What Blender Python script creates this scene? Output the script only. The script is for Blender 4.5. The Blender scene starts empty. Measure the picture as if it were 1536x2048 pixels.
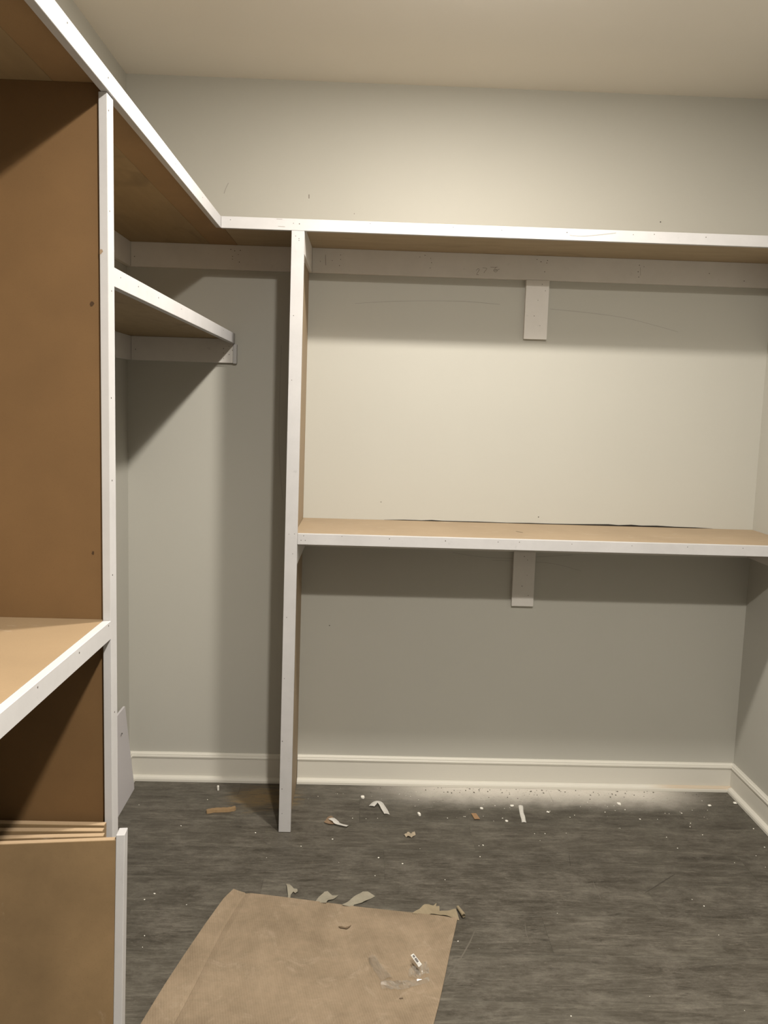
import bpy, bmesh, math, random
from mathutils import Vector, Matrix
random.seed(7)
scene = bpy.context.scene
COL = scene.collection

# ------------------------------------------------------------------ camera
F_PX = 1695.0
pitch, yaw, roll = -0.1164, -0.0249, 0.0304
cp, sp, cy_, sy_ = math.cos(pitch), math.sin(pitch), math.cos(yaw), math.sin(yaw)
fwd = Vector((-sy_*cp, cy_*cp, sp)); r0 = Vector((cy_, sy_, 0)); u0 = r0.cross(fwd)
rt = r0*math.cos(roll)+u0*math.sin(roll); up = u0*math.cos(roll)-r0*math.sin(roll)
cam = bpy.data.cameras.new('camera'); co = bpy.data.objects.new('camera', cam); COL.objects.link(co)
M = Matrix((rt, up, -fwd)).transposed().to_4x4(); M.translation = Vector((.9074, -3.2548, 1.5000)); co.matrix_world = M
cam.sensor_fit = 'VERTICAL'; cam.sensor_height = 24.0; cam.lens = F_PX/2048*24.0
cam.shift_x = -2.86/2048; cam.shift_y = -11.73/2048
cam.clip_start = .02
scene.camera = co

# ------------------------------------------------------------------ world, lights, exposure
world = bpy.data.worlds.new('world'); scene.world = world; world.use_nodes = True
world.node_tree.nodes['Background'].inputs[0].default_value = (.8, .75, .65, 1)
world.node_tree.nodes['Background'].inputs[1].default_value = 0.02
W, H, YF = 2.429, 2.672, -4.3
LIGHTS = [(1.215, -1.188, 52.0), (1.215, -2.93, 90.0)]
LIGHT_COL = (1.0, .935, .835)
for lx, ly, p in LIGHTS:
    l = bpy.data.lights.new('downlight_lamp', 'AREA'); l.shape = 'DISK'; l.size = .105; l.energy = p*.86; l.color = LIGHT_COL
    o = bpy.data.objects.new('downlight_lamp', l); o.location = (lx, ly, H-.012); COL.objects.link(o)
    l = bpy.data.lights.new('added_side_fill', 'POINT'); l.shadow_soft_size = .05; l.energy = p*.20; l.color = LIGHT_COL  # extra point lamp added below the lens to brighten ceiling and upper wall
    o = bpy.data.objects.new('added_side_fill', l); o.location = (lx, ly, H-.062); COL.objects.link(o)
vs = scene.view_settings
scene.display_settings.display_device = 'sRGB'
vs.view_transform = 'Standard'; vs.look = 'None'; vs.gamma = 1; vs.use_curve_mapping = False
vs.exposure = 0.0

# ------------------------------------------------------------------ material helpers
def mat(name):
    m = bpy.data.materials.new(name); m.use_nodes = True
    nt = m.node_tree
    return m, nt, nt.nodes['Principled BSDF']
def node(nt, t, **kw):
    n = nt.nodes.new(t)
    for k, v in kw.items():
        if k.startswith('i_'): n.inputs[k[2:].replace('_', ' ')].default_value = v
        else: setattr(n, k, v)
    return n
def noise(nt, vec, scale, detail=4, rough=.55, dist=0):
    n = node(nt, 'ShaderNodeTexNoise'); n.inputs['Scale'].default_value = scale; n.inputs['Detail'].default_value = detail
    n.inputs['Roughness'].default_value = rough; n.inputs['Distortion'].default_value = dist
    nt.links.new(vec, n.inputs['Vector']); return n.outputs['Fac']
def mapping(nt, vec, scale=(1, 1, 1), loc=(0, 0, 0), rot=(0, 0, 0)):
    n = node(nt, 'ShaderNodeMapping'); n.inputs['Scale'].default_value = scale; n.inputs['Location'].default_value = loc; n.inputs['Rotation'].default_value = rot
    nt.links.new(vec, n.inputs['Vector']); return n.outputs['Vector']
def ramp(nt, fac, stops):
    n = node(nt, 'ShaderNodeValToRGB'); cr = n.color_ramp
    while len(cr.elements) < len(stops): cr.elements.new(.5)
    for e, (p, c) in zip(cr.elements, stops):
        e.position = p; e.color = (c, c, c, 1) if isinstance(c, (int, float)) else (*c, 1)
    nt.links.new(fac, n.inputs['Fac']); return n.outputs['Color']
def mix(nt, fac, a, b, mode='MIX'):
    n = node(nt, 'ShaderNodeMix', data_type='RGBA', blend_type=mode)
    for sock, v in ((n.inputs[0], fac), (n.inputs[6], a), (n.inputs[7], b)):
        if isinstance(v, (int, float)): sock.default_value = v
        elif isinstance(v, tuple): sock.default_value = (*v, 1)
        else: nt.links.new(v, sock)
    return n.outputs[2]
def mth(nt, op, a, b=None, clamp=False):
    n = node(nt, 'ShaderNodeMath', operation=op); n.use_clamp = clamp
    for i, v in enumerate((a, b)):
        if v is None: continue
        if isinstance(v, (int, float)): n.inputs[i].default_value = v
        else: nt.links.new(v, n.inputs[i])
    return n.outputs[0]
def mrange(nt, v, a, b, c=0., d=1.):
    n = node(nt, 'ShaderNodeMapRange', interpolation_type='SMOOTHSTEP')
    nt.links.new(v, n.inputs[0])
    for i, x in enumerate((a, b, c, d)): n.inputs[i+1].default_value = x
    return n.outputs[0]
def bump(nt, bsdf, h, strength, dist=.001):
    n = node(nt, 'ShaderNodeBump'); n.inputs['Strength'].default_value = strength; n.inputs['Distance'].default_value = dist
    nt.links.new(h, n.inputs['Height']); nt.links.new(n.outputs['Normal'], bsdf.inputs['Normal'])
def obco(nt): return node(nt, 'ShaderNodeTexCoord').outputs['Object']
def wpos(nt): return node(nt, 'ShaderNodeNewGeometry').outputs['Position']

def paint(name, c, var=.03, bs=.12, bscale=260, rough=.6, spec=.3):
    m, nt, b = mat(name); v = wpos(nt)
    n1 = noise(nt, v, 2.2, 3); lo = tuple(x*(1-var) for x in c); hi = tuple(min(1, x*(1+var)) for x in c)
    nt.links.new(mix(nt, n1, lo, hi), b.inputs['Base Color']); b.inputs['Roughness'].default_value = rough
    b.inputs['Specular IOR Level'].default_value = spec
    bump(nt, b, noise(nt, v, bscale, 2), bs, .0006)
    return m
def primed(name, c, smudge=.10):
    m, nt, b = mat(name); v = wpos(nt)
    n1 = ramp(nt, noise(nt, v, 9, 5, .65), [(.35, 1), (.75, 0)])
    c2 = tuple(x*(1-smudge) for x in c)
    col = mix(nt, n1, c2, c)
    sp_ = ramp(nt, noise(nt, v, 38, 3, .6), [(.68, 0), (.78, .5)])
    col = mix(nt, sp_, col, tuple(x*.72 for x in c))
    nt.links.new(col, b.inputs['Base Color']); b.inputs['Roughness'].default_value = .55; b.inputs['Specular IOR Level'].default_value = .3
    bump(nt, b, noise(nt, v, 180, 2), .08, .0006)
    return m
def mdf(name, c, blot=.12, dust=0.):
    m, nt, b = mat(name); v = wpos(nt)
    n1 = noise(nt, v, 5, 5, .6); n2 = noise(nt, v, 420, 2, .6)
    col = mix(nt, ramp(nt, n1, [(.3, 0), (.7, 1)]), tuple(x*(1-blot) for x in c), tuple(x*(1+blot*.6) for x in c))
    col = mix(nt, mth(nt, 'MULTIPLY', ramp(nt, n2, [(.55, 0), (.75, 1)]), .22), col, tuple(x*.55 for x in c))
    if dust:
        d = ramp(nt, noise(nt, mapping(nt, v, (3, 9, 1)), 3.2, 8, .7), [(.60, 0), (.80, dust)])
        col = mix(nt, d, col, (.72, .66, .56))
    nt.links.new(col, b.inputs['Base Color']); b.inputs['Roughness'].default_value = .62; b.inputs['Specular IOR Level'].default_value = .25
    return m
def plywood(name, c, axis):
    m, nt, b = mat(name); v = wpos(nt)
    sc = (3, 16, 6) if axis == 'x' else (16, 3, 6)
    s = noise(nt, mapping(nt, v, sc), 1.6, 6, .6, .8)
    k = ramp(nt, noise(nt, mapping(nt, v, (5, 2.2, 1) if axis == 'y' else (2.2, 5, 1)), 1.3, 3, .5, 1.2), [(.60, 0), (.74, .55)])
    col = mix(nt, s, tuple(x*.78 for x in c), tuple(x*1.15 for x in c))
    col = mix(nt, k, col, tuple(x*.5 for x in c))
    nt.links.new(col, b.inputs['Base Color']); b.inputs['Roughness'].default_value = .6; b.inputs['Specular IOR Level'].default_value = .2
    return m
def plain(name, c, rough=.7, spec=.3):
    m, nt, b = mat(name); v = wpos(nt)
    n1 = noise(nt, v, 60, 4, .6)
    nt.links.new(mix(nt, n1, tuple(x*.85 for x in c), tuple(min(1, x*1.12) for x in c)), b.inputs['Base Color'])
    b.inputs['Roughness'].default_value = rough; b.inputs['Specular IOR Level'].default_value = spec
    return m

M_wall = paint('wall_paint', (.43, .42, .380))
M_ceil = paint('ceiling_paint', (.80, .78, .74), bs=.3, bscale=120)
M_white = primed('primed_trim', (.485, .478, .485))
M_cleat = primed('primed_cleat', (.66, .635, .61), .07)
M_base = paint('baseboard_paint', (.60, .58, .525), bs=.03, rough=.42, spec=.4)
M_mdf = mdf('brown_fibreboard', (.155, .088, .037))
M_mdf2 = mdf('dusty_fibreboard', (.225, .150, .078), .22, .35)
M_mdfl = mdf('pale_fibreboard', (.335, .255, .170), .08, .35)
M_mdfl2 = mdf('tan_fibreboard', (.275, .195, .115), .06, .35)
M_strip = mdf('strip_fibreboard', (.30, .195, .10))
M_spot = plain('dark_brown_spot', (.05, .026, .010))
M_mdfe = mdf('fibreboard_edge', (.40, .29, .185), .05)
M_ply_y = plywood('plywood_lengthwise', (.30, .22, .125), 'y')
M_ply_x = plywood('plywood_crosswise', (.37, .29, .19), 'x')
M_dark = plain('dark_hole', (.075, .062, .05))
M_pencil = plain('pencil_graphite', (.17, .15, .13))
M_pencil_soft = plain('faint_pencil', (.29, .275, .25))
M_gap = plain('open_gap', (.015, .012, .009))
M_paper = plain('tape_paper', (.25, .228, .178))
M_papert = plain('torn_paper', (.25, .205, .135))
M_chip = plain('plaster_white', (.82, .80, .74))
M_peel = plain('paint_peel', (.90, .88, .84))
M_wood = plain('bare_wood', (.27, .18, .095))
M_tan = plain('tan_flake', (.22, .15, .095))
M_metal = plain('dark_metal', (.08, .07, .06), .4)
M_panel = paint('white_board', (.53, .51, .53), rough=.6)
M_trimw = plain('lamp_trim', (.85, .85, .83), .4)
M_lens, _nt, _b = mat('lamp_lens'); _b.inputs['Emission Color'].default_value = (1, .88, .72, 1); _b.inputs['Emission Strength'].default_value = 6; _b.inputs['Base Color'].default_value = (.9, .9, .88, 1)

# floor planks: grey-brown wood print, dust and stains lying on it
def floor_mat():
    m, nt, b = mat('grey_vinyl_plank')
    w = wpos(nt); oi = node(nt, 'ShaderNodeObjectInfo')
    off = node(nt, 'ShaderNodeVectorMath', operation='SCALE'); off.inputs[0].default_value = (37, 91, 13); nt.links.new(oi.outputs['Random'], off.inputs['Scale'])
    ad = node(nt, 'ShaderNodeVectorMath', operation='ADD'); nt.links.new(w, ad.inputs[0]); nt.links.new(off.outputs[0], ad.inputs[1]); p = ad.outputs[0]
    a = noise(nt, mapping(nt, p, (2.8, 19, 1)), 2.2, 12, .76, .45)
    f = noise(nt, mapping(nt, p, (18, 160, 1)), 1.1, 6, .7, .2)
    g = noise(nt, mapping(nt, p, (4, 11, 1)), 1.7, 12, .78, .35)
    s = mth(nt, 'ADD', mth(nt, 'MULTIPLY', a, .44), mth(nt, 'ADD', mth(nt, 'MULTIPLY', f, .24), mth(nt, 'MULTIPLY', g, .32)))
    col = ramp(nt, s, [(.37, (.026, .022, .017)), (.45, (.058, .051, .040)), (.52, (.082, .074, .060)), (.62, (.150, .136, .112))])
    tone = mth(nt, 'ADD', mth(nt, 'MULTIPLY', oi.outputs['Random'], .20), .90)
    tn = node(nt, 'ShaderNodeVectorMath', operation='SCALE'); nt.links.new(col, tn.inputs[0]); nt.links.new(tone, tn.inputs['Scale']); col = tn.outputs[0]
    # dark knots
    kn = ramp(nt, noise(nt, mapping(nt, p, (7, 26, 1)), 1.25, 9, .70, .6), [(.59, 0), (.70, .8)])
    col = mix(nt, kn, col, (.026, .022, .017))
    # dusty scuffs
    sc1 = ramp(nt, noise(nt, mapping(nt, w, (7, 11, 1)), 1.0, 14, .80, .15), [(.48, 0), (.66, .50)])
    col = mix(nt, sc1, col, (.175, .16, .135))
    st = ramp(nt, noise(nt, mapping(nt, w, (7, 30, 1), rot=(0, 0, .9)), 1.2, 6, .72, .15), [(.61, 0), (.74, .32)])
    col = mix(nt, st, col, (.20, .185, .155))
    # fine fibre flecks of the print, dark and light
    fl = noise(nt, mapping(nt, p, (60, 260, 1)), 1.0, 4, .75)
    col = mix(nt, ramp(nt, fl, [(.30, .55), (.42, 0)]), col, (.030, .026, .020))
    col = mix(nt, ramp(nt, fl, [(.58, 0), (.72, .45)]), col, (.20, .185, .155))
    pale = ramp(nt, noise(nt, mapping(nt, w, (16, 34, 1)), 1.0, 9, .8), [(.58, 0), (.70, .45)])
    col = mix(nt, pale, col, (.22, .20, .165))
    sx = node(nt, 'ShaderNodeSeparateXYZ'); nt.links.new(w, sx.inputs[0]); X, Y = sx.outputs[0], sx.outputs[1]
    # plaster dust swept against the back wall
    n3 = noise(nt, w, 9, 6, .65); n4 = noise(nt, mapping(nt, w, (70, 110, 1)), 1, 4, .7)
    ext = mth(nt, 'ADD', Y, mth(nt, 'MULTIPLY', mth(nt, 'SUBTRACT', n3, .5), .11))
    dy = mrange(nt, ext, -.235, -.035)
    dx = mth(nt, 'MULTIPLY', mrange(nt, X, .84, 1.35), mrange(nt, X, 2.36, 2.02))
    dm = mth(nt, 'MULTIPLY', dy, dx)
    dm = mth(nt, 'MULTIPLY', dm, ramp(nt, n4, [(.30, .55), (.42, 1)]), True)
    dm = mth(nt, 'MULTIPLY', mth(nt, 'ADD', dm, mth(nt, 'MULTIPLY', mth(nt, 'SUBTRACT', noise(nt, w, 330, 3, .8), .5), mth(nt, 'MULTIPLY', dm, 1.1))), .95, True)
    col = mix(nt, dm, col, (.62, .585, .53))
    sm = mth(nt, 'MULTIPLY', mth(nt, 'MULTIPLY', mrange(nt, Y, -.5, -.1), mrange(nt, X, .70, 1.0)), ramp(nt, noise(nt, w, 160, 3, .7), [(.62, 0), (.74, .5)]))
    col = mix(nt, sm, col, (.42, .39, .345))
    # ochre stain left of the divider
    r2 = mth(nt, 'ADD', mth(nt, 'POWER', mth(nt, 'DIVIDE', mth(nt, 'SUBTRACT', X, .545), .15), 2), mth(nt, 'POWER', mth(nt, 'DIVIDE', mth(nt, 'ADD', Y, .145), .13), 2))
    r2 = mth(nt, 'ADD', r2, mth(nt, 'MULTIPLY', mth(nt, 'SUBTRACT', noise(nt, mapping(nt, w, (5, 22, 1), rot=(0, 0, .35)), 2, 8, .75, .6), .5), 5.0))
    om = mth(nt, 'MULTIPLY', mrange(nt, r2, 1.2, -.6), .9)
    col = mix(nt, om, col, (.20, .135, .06))
    nt.links.new(col, b.inputs['Base Color'])
    nt.links.new(mth(nt, 'ADD', mth(nt, 'MULTIPLY', s, .3), .36), b.inputs['Roughness'])
    b.inputs['Specular IOR Level'].default_value = .32
    bump(nt, b, f, .12, .0008)
    return m
M_floor = floor_mat()

def cardboard_mat():
    m, nt, b = mat('corrugated_cardboard'); w = wpos(nt)
    v = mapping(nt, w, rot=(0, 0, -.235))
    wv = node(nt, 'ShaderNodeTexWave', wave_type='BANDS', bands_direction='X'); wv.inputs['Scale'].default_value = 49; wv.inputs['Distortion'].default_value = .5; wv.inputs['Detail'].default_value = 1
    nt.links.new(v, wv.inputs['Vector'])
    n1 = noise(nt, w, 7, 9, .74, .25)
    col = mix(nt, ramp(nt, n1, [(.36, 0), (.62, 1)]), (.175, .132, .088), (.265, .203, .140))
    col = mix(nt, mth(nt, 'MULTIPLY', wv.outputs['Fac'], .16), col, (.33, .26, .185))
    col = mix(nt, ramp(nt, noise(nt, mapping(nt, v, (90, 7, 1)), 1, 4, .6), [(.4, 0), (.75, .25)]), col, (.19, .138, .09))
    col = mix(nt, ramp(nt, noise(nt, w, 11, 12, .80, .8), [(.54, 0), (.70, .42)]), col, (.40, .335, .255))
    nt.links.new(col, b.inputs['Base Color']); b.inputs['Roughness'].default_value = .75; b.inputs['Specular IOR Level'].default_value = .2
    bump(nt, b, wv.outputs['Fac'], .18, .0008)
    return m
M_card = cardboard_mat()
def plastic_mat():
    m = bpy.data.materials.new('clear_film'); m.use_nodes = True; nt = m.node_tree; nt.nodes.clear()
    out = node(nt, 'ShaderNodeOutputMaterial'); tr = node(nt, 'ShaderNodeBsdfTransparent'); tr.inputs[0].default_value = (.93, .92, .90, 1)
    gl = node(nt, 'ShaderNodeBsdfGlossy'); gl.inputs['Roughness'].default_value = .16; gl.inputs['Color'].default_value = (.95, .95, .95, 1)
    df = node(nt, 'ShaderNodeBsdfDiffuse'); df.inputs[0].default_value = (.8, .78, .74, 1)
    lw = node(nt, 'ShaderNodeLayerWeight'); lw.inputs[0].default_value = .45
    m1 = node(nt, 'ShaderNodeMixShader'); m1.inputs[0].default_value = .06; nt.links.new(tr.outputs[0], m1.inputs[1]); nt.links.new(df.outputs[0], m1.inputs[2])
    m2 = node(nt, 'ShaderNodeMixShader'); nt.links.new(mth(nt, 'MULTIPLY', lw.outputs['Fresnel'], .38), m2.inputs[0]); nt.links.new(m1.outputs[0], m2.inputs[1]); nt.links.new(gl.outputs[0], m2.inputs[2])
    nt.links.new(m2.outputs[0], out.inputs[0]); return m
M_film = plastic_mat()
def label_mat(): return plain('label_white', (.86, .86, .84), .4)
M_label = label_mat(); M_ink = plain('label_ink', (.12, .11, .11), .5)
# bare wood showing at the right end of the shoe moulding
def shoe_mat():
    m, nt, b = mat('shoe_moulding_paint'); w = wpos(nt)
    sx = node(nt, 'ShaderNodeSeparateXYZ'); nt.links.new(w, sx.inputs[0])
    k = mth(nt, 'MULTIPLY', mth(nt, 'MULTIPLY', mrange(nt, sx.outputs[1], -.030, -.0275), mrange(nt, sx.outputs[0], 2.05, 2.2)), mrange(nt, mth(nt, 'ADD', sx.outputs[2], mth(nt, 'MULTIPLY', noise(nt, mapping(nt, w, (4, 4, 220)), 1, 4), .018)), .0155, .0185))
    k = mth(nt, 'MULTIPLY', k, .6)
    nt.links.new(mix(nt, k, (.60, .58, .525), (.44, .32, .20)), b.inputs['Base Color']); b.inputs['Roughness'].default_value = .5
    return m
M_shoe = shoe_mat()

# ------------------------------------------------------------------ mesh helpers
def box(bm, x0, x1, y0, y1, z0, z1, bev=0.):
    r = bmesh.ops.create_cube(bm, size=1)['verts']
    for v in r:
        v.co = Vector(((x0+x1)/2+v.co.x*(x1-x0), (y0+y1)/2+v.co.y*(y1-y0), (z0+z1)/2+v.co.z*(z1-z0)))
    if bev:
        es = {e for v in r for e in v.link_edges}
        bmesh.ops.bevel(bm, geom=list(es), offset=bev, segments=1, affect='EDGES')
    return bm
def B(*a, **k):
    bm = bmesh.new(); return box(bm, *a, **k)
def prism(bm, poly, z0, z1):
    a = [bm.verts.new((x, y, z0)) for x, y in poly]; b = [bm.verts.new((x, y, z1)) for x, y in poly]
    n = len(poly)
    bm.faces.new(a[::-1]); bm.faces.new(b)
    for i in range(n): bm.faces.new((a[i], a[(i+1) % n], b[(i+1) % n], b[i]))
    bmesh.ops.recalc_face_normals(bm, faces=bm.faces[:]); return bm
def extr(prof, p0, p1, out, upv=Vector((0, 0, 1)), m0=0., m1=0.):
    """profile [(depth,height)] swept from p0 to p1, depth measured along out; m0/m1 mitre the ends with depth"""
    bm = bmesh.new(); p0, p1, out = Vector(p0), Vector(p1), Vector(out); d = (p1-p0).normalized()
    a = [bm.verts.new(p0+out*x+upv*z+d*x*m0) for x, z in prof]; b = [bm.verts.new(p1+out*x+upv*z-d*x*m1) for x, z in prof]
    n = len(prof)
    bm.faces.new(a); bm.faces.new(b[::-1])
    for i in range(n): bm.faces.new((a[i], b[i], b[(i+1) % n], a[(i+1) % n]))
    bmesh.ops.recalc_face_normals(bm, faces=bm.faces[:]); return bm
def obj(name, bm, m, parent=None, smooth=False, origin=None):
    me = bpy.data.meshes.new(name)
    if origin is not None:
        o_ = Vector(origin)
        for v in bm.verts: v.co -= o_
    bm.to_mesh(me); bm.free(); me.materials.append(m)
    if smooth:
        for p in me.polygons: p.use_smooth = True
    o = bpy.data.objects.new(name, me); COL.objects.link(o)
    if origin is not None: o.location = origin
    if parent is not None:
        o.parent = parent
        if origin is None: o.matrix_parent_inverse = Matrix.Identity(4)
    return o
def thing(name, label, cat, loc=(0, 0, 0), group=None, rot=(0, 0, 0)):
    o = bpy.data.objects.new(name, None); o.empty_display_size = .05; COL.objects.link(o)
    o.location = loc; o.rotation_euler = rot; o['label'] = label; o['category'] = cat
    if group: o['group'] = group
    return o
def tag(o, label, cat, group=None):
    o['label'] = label; o['category'] = cat
    if group: o['group'] = group
    return o
def struct(name, bm, m): o = obj(name, bm, m); o['kind'] = 'structure'; return o
def shift(bm, root):
    """meshes below are written in room coordinates; bring them into their thing's own frame"""
    l = root.location
    for v in bm.verts: v.co -= l
    return bm
def part(name, bm, m, root, top=None, **k):
    return obj(name, shift(bm, top or root), m, root, **k)
def holes(pts, axis, r=.0016):
    bm = bmesh.new()
    for p in pts:
        rr = r*random.uniform(.75, 1.15); n = 7
        if axis == 'y': ring = [Vector((p[0]+rr*math.cos(t), p[1]-.0004, p[2]+rr*math.sin(t))) for t in [i*2*math.pi/n for i in range(n)]]; back = Vector((0, .0006, 0))
        elif axis == 'x': ring = [Vector((p[0]+.0004, p[1]+rr*math.cos(t), p[2]+rr*math.sin(t))) for t in [i*2*math.pi/n for i in range(n)]]; back = Vector((-.0006, 0, 0))
        a = [bm.verts.new(q) for q in ring]; b = [bm.verts.new(q+back) for q in ring]
        bm.faces.new(a); bm.faces.new(b[::-1])
        for i in range(n): bm.faces.new((a[i], a[(i+1) % n], b[(i+1) % n], b[i]))
    bmesh.ops.recalc_face_normals(bm, faces=bm.faces[:])
    return bm
def nail_holes(pts, axis, parent, top):
    o = part('nail_holes', holes(pts, axis), M_dark, parent, top); o['kind'] = 'stuff'; return o
def stroke(pts, w, nrm, bm=None, lift=.0004):
    """thin ribbon through pts lying on a plane of normal nrm"""
    bm = bm or bmesh.new(); n = Vector(nrm); P_ = [Vector(p) for p in pts]; L = []; R_ = []
    for i, p in enumerate(P_):
        d = (P_[min(i+1, len(P_)-1)]-P_[max(i-1, 0)]).normalized(); s = n.cross(d)*(w/2)
        L.append(bm.verts.new(p+s+n*lift)); R_.append(bm.verts.new(p-s+n*lift))
    for i in range(len(P_)-1): bm.faces.new((L[i], R_[i], R_[i+1], L[i+1]))
    return bm
def smooth_pts(pts, k=6):
    P_ = [Vector(p) for p in pts]; out = []
    for i in range(len(P_)-1):
        a = P_[max(i-1, 0)]; b = P_[i]; c = P_[i+1]; d = P_[min(i+2, len(P_)-1)]
        for j in range(k):
            t = j/k; out.append(.5*((2*b)+(c-a)*t+(2*a-5*b+4*c-d)*t*t+(3*b-a-3*c+d)*t**3))
    out.append(P_[-1]); return out

# ------------------------------------------------------------------ room shell
T = .12
struct('wall_back', B(-T, W+T, 0, T, -.1, H+.1), M_wall)
struct('wall_left', B(-T, 0, YF, 0, -.1, H+.1), M_wall)
struct('wall_right', B(W, W+T, YF, 0, -.1, H+.1), M_wall)
bm = B(-T, 1.35, YF-T, YF, -.1, H+.1); box(bm, 2.16, W+T, YF-T, YF, -.1, H+.1); box(bm, 1.35, 2.16, YF-T, YF, 2.04, H+.1); box(bm, 1.35, 2.16, YF-T, YF, -.1, -.006)
struct('wall_front', bm, M_wall)      # unseen open doorway, added so bounced light escapes the closet
struct('ceiling', B(0, W, YF, 0, H, H+.1), M_ceil)
floor = struct('floor', B(0, W, YF, 0, -.03, -.006), M_gap)
# planks
seams = [0, -.147, -.333, -.518, -.703, -.885, -1.070, -1.257]
while seams[-1] > YF: seams.append(max(YF, seams[-1]-.1855))
offs = [.45, .92, .10, 1.005, .62, .25, 1.12, .78, .33, 1.02]
for i in range(len(seams)-1):
    y1, y0 = seams[i], seams[i+1]
    if y1-y0 < .02: continue
    x = offs[i % len(offs)]-1.22*2; xs = []
    while x < W: xs.append(x); x += 1.22
    cuts = [0]+[c for c in xs if .03 < c < W-.03]+[W]
    for a, b in zip(cuts, cuts[1:]):
        g = .0001; dz = random.uniform(-.0003, .0002)
        bm = bmesh.new(); ch = .0003
        lo = [(a+g, y0+g), (b-g, y0+g), (b-g, y1-g), (a+g, y1-g)]
        ins = [(a+g+ch, y0+g+ch), (b-g-ch, y0+g+ch), (b-g-ch, y1-g-ch), (a+g+ch, y1-g-ch)]
        rings = [[bm.verts.new((p[0], p[1], z)) for p in pp] for pp, z in ((lo, -.006), (lo, dz-ch), (ins, dz))]
        for q in range(2):
            for k in range(4): bm.faces.new((rings[q][k], rings[q][(k+1) % 4], rings[q+1][(k+1) % 4], rings[q+1][k]))
        bm.faces.new(rings[2]); bm.faces.new(rings[0][::-1])
        obj('plank', bm, M_floor, floor)

for pts, w_, m_ in (([(1.2662, -0.9507), (1.2407, -1.0163), (1.2054, -1.0916), (1.1448, -1.2021)], .0040, (.118, .106, .087)), ([(1.6770, -0.6978), (1.6744, -0.7434), (1.6760, -0.7955)], .0035, (.13, .118, .098)),
                    ([(1.9641, -0.6419), (1.8984, -0.6970), (1.8270, -0.7557)], .0050, (.058, .051, .042)), ([(1.6390, -0.5302), (1.6266, -0.6036)], .0035, (.05, .044, .036)),
                    ([(1.5002, -1.0668), (1.6116, -1.0698), (1.7234, -1.0716), (1.9045, -1.0762)], .0013, (.15, .137, .115)), ([(1.4149, -0.9228), (1.4089, -0.9708), (1.4105, -1.0236)], .0030, (.12, .109, .09))):
    V_ = [Vector((p[0], p[1], .0003)) for p in pts]
    bm_ = bmesh.new(); n_ = len(V_); LL = []
    for i_, q in enumerate(V_):
        d_ = (V_[min(i_+1, n_-1)]-V_[max(i_-1, 0)]).normalized(); k_ = (.35 if i_ in (0, n_-1) else 1)*w_/2
        s_ = Vector((0, 0, 1)).cross(d_)*k_; LL.append((bm_.verts.new(q+s_), bm_.verts.new(q-s_)))
    for a_, b_ in zip(LL, LL[1:]): bm_.faces.new((a_[0], a_[1], b_[1], b_[0]))
    obj('scuff_mark', bm_, plain('scuff', m_), floor)

# baseboards with shoe moulding
bprof = [(0, 0), (.013, 0), (.013, .0915), (.0165, .094), (.0165, .099), (.0145, .102), (.0135, .1065), (.008, .1095), (.0065, .112), (0, .112)]
sprof = [(.0132, 0), (.030, 0), (.0295, .009), (.0265, .015), (.021, .0185), (.0132, .020)]
def baseboard(name, p0, p1, out, m0=0, m1=0):
    o = struct(name, extr(bprof, p0, p1, out, m0=m0, m1=m1), M_base)
    obj('shoe_moulding', extr(sprof, p0, p1, out, m0=m0, m1=m1), M_shoe, o)
baseboard('baseboard_back', (0, -.0005, .0005), (.6470, -.0005, .0005), (0, -1, 0), 1, 0)
baseboard('baseboard_back', (.6685, -.0005, .0005), (W, -.0005, .0005), (0, -1, 0), 0, 1)
baseboard('baseboard_left', (.0005, -1.579, .0005), (.0005, 0, .0005), (1, 0, 0), 0, 1)
baseboard('baseboard_left', (.0005, YF, .0005), (.0005, -2.66, .0005), (1, 0, 0), 1, 0)
baseboard('baseboard_left', (.0005, -2.60, .0005), (.0005, -1.602, .0005), (1, 0, 0), 0, 0)
baseboard('baseboard_right', (W-.0005, YF, .0005), (W-.0005, 0, .0005), (-1, 0, 0), 1, 1)
baseboard('baseboard_front', (0, YF+.0005, .0005), (1.35, YF+.0005, .0005), (0, 1, 0), 1, 0)
baseboard('baseboard_front', (2.16, YF+.0005, .0005), (W, YF+.0005, .0005), (0, 1, 0), 0, 1)

# marks on the back wall
wb = bpy.data.objects['wall_back']
def wall_line(pts, w=.0011, m=None):
    obj('pencil_line', stroke(smooth_pts([(p[0], 0, p[2]) for p in pts]), w, (0, -1, 0)), m or M_pencil_soft, wb)
wall_line([(0.8510, 0.0000, 1.8828), (0.9823, 0.0000, 1.8945), (1.1139, 0.0000, 1.9007), (1.2648, 0.0000, 1.9038), (1.3976, 0.0000, 1.8970)])
wall_line([(1.5878, 0.0000, 1.8866), (1.7406, 0.0000, 1.8767), (1.8751, 0.0000, 1.8625), (1.9914, 0.0000, 1.8383), (2.0811, 0.0000, 1.8169)])
wall_line([(1.2555, 0.0000, 0.9446), (1.3244, 0.0000, 0.9346), (1.4030, 0.0000, 0.9287), (1.4933, 0.0000, 0.9271)])
wall_line([(1.4133, 0.0000, 0.9171), (1.4938, 0.0000, 0.9172)])
wall_line([(1.5823, 0.0000, 0.9156), (1.6494, 0.0000, 0.9114), (1.7092, 0.0000, 0.8990), (1.7632, 0.0000, 0.8845)])
wall_line([(1.5813, 0.0000, 0.9354), (1.6576, 0.0000, 0.9414), (1.7262, 0.0000, 0.9472)])
wall_line([(0.5779, 0.0000, 1.7204), (0.5736, 0.0000, 1.5143), (0.5740, 0.0000, 1.3625), (0.5819, 0.0000, 1.2285), (0.5930, 0.0000, 1.1322)])
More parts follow.
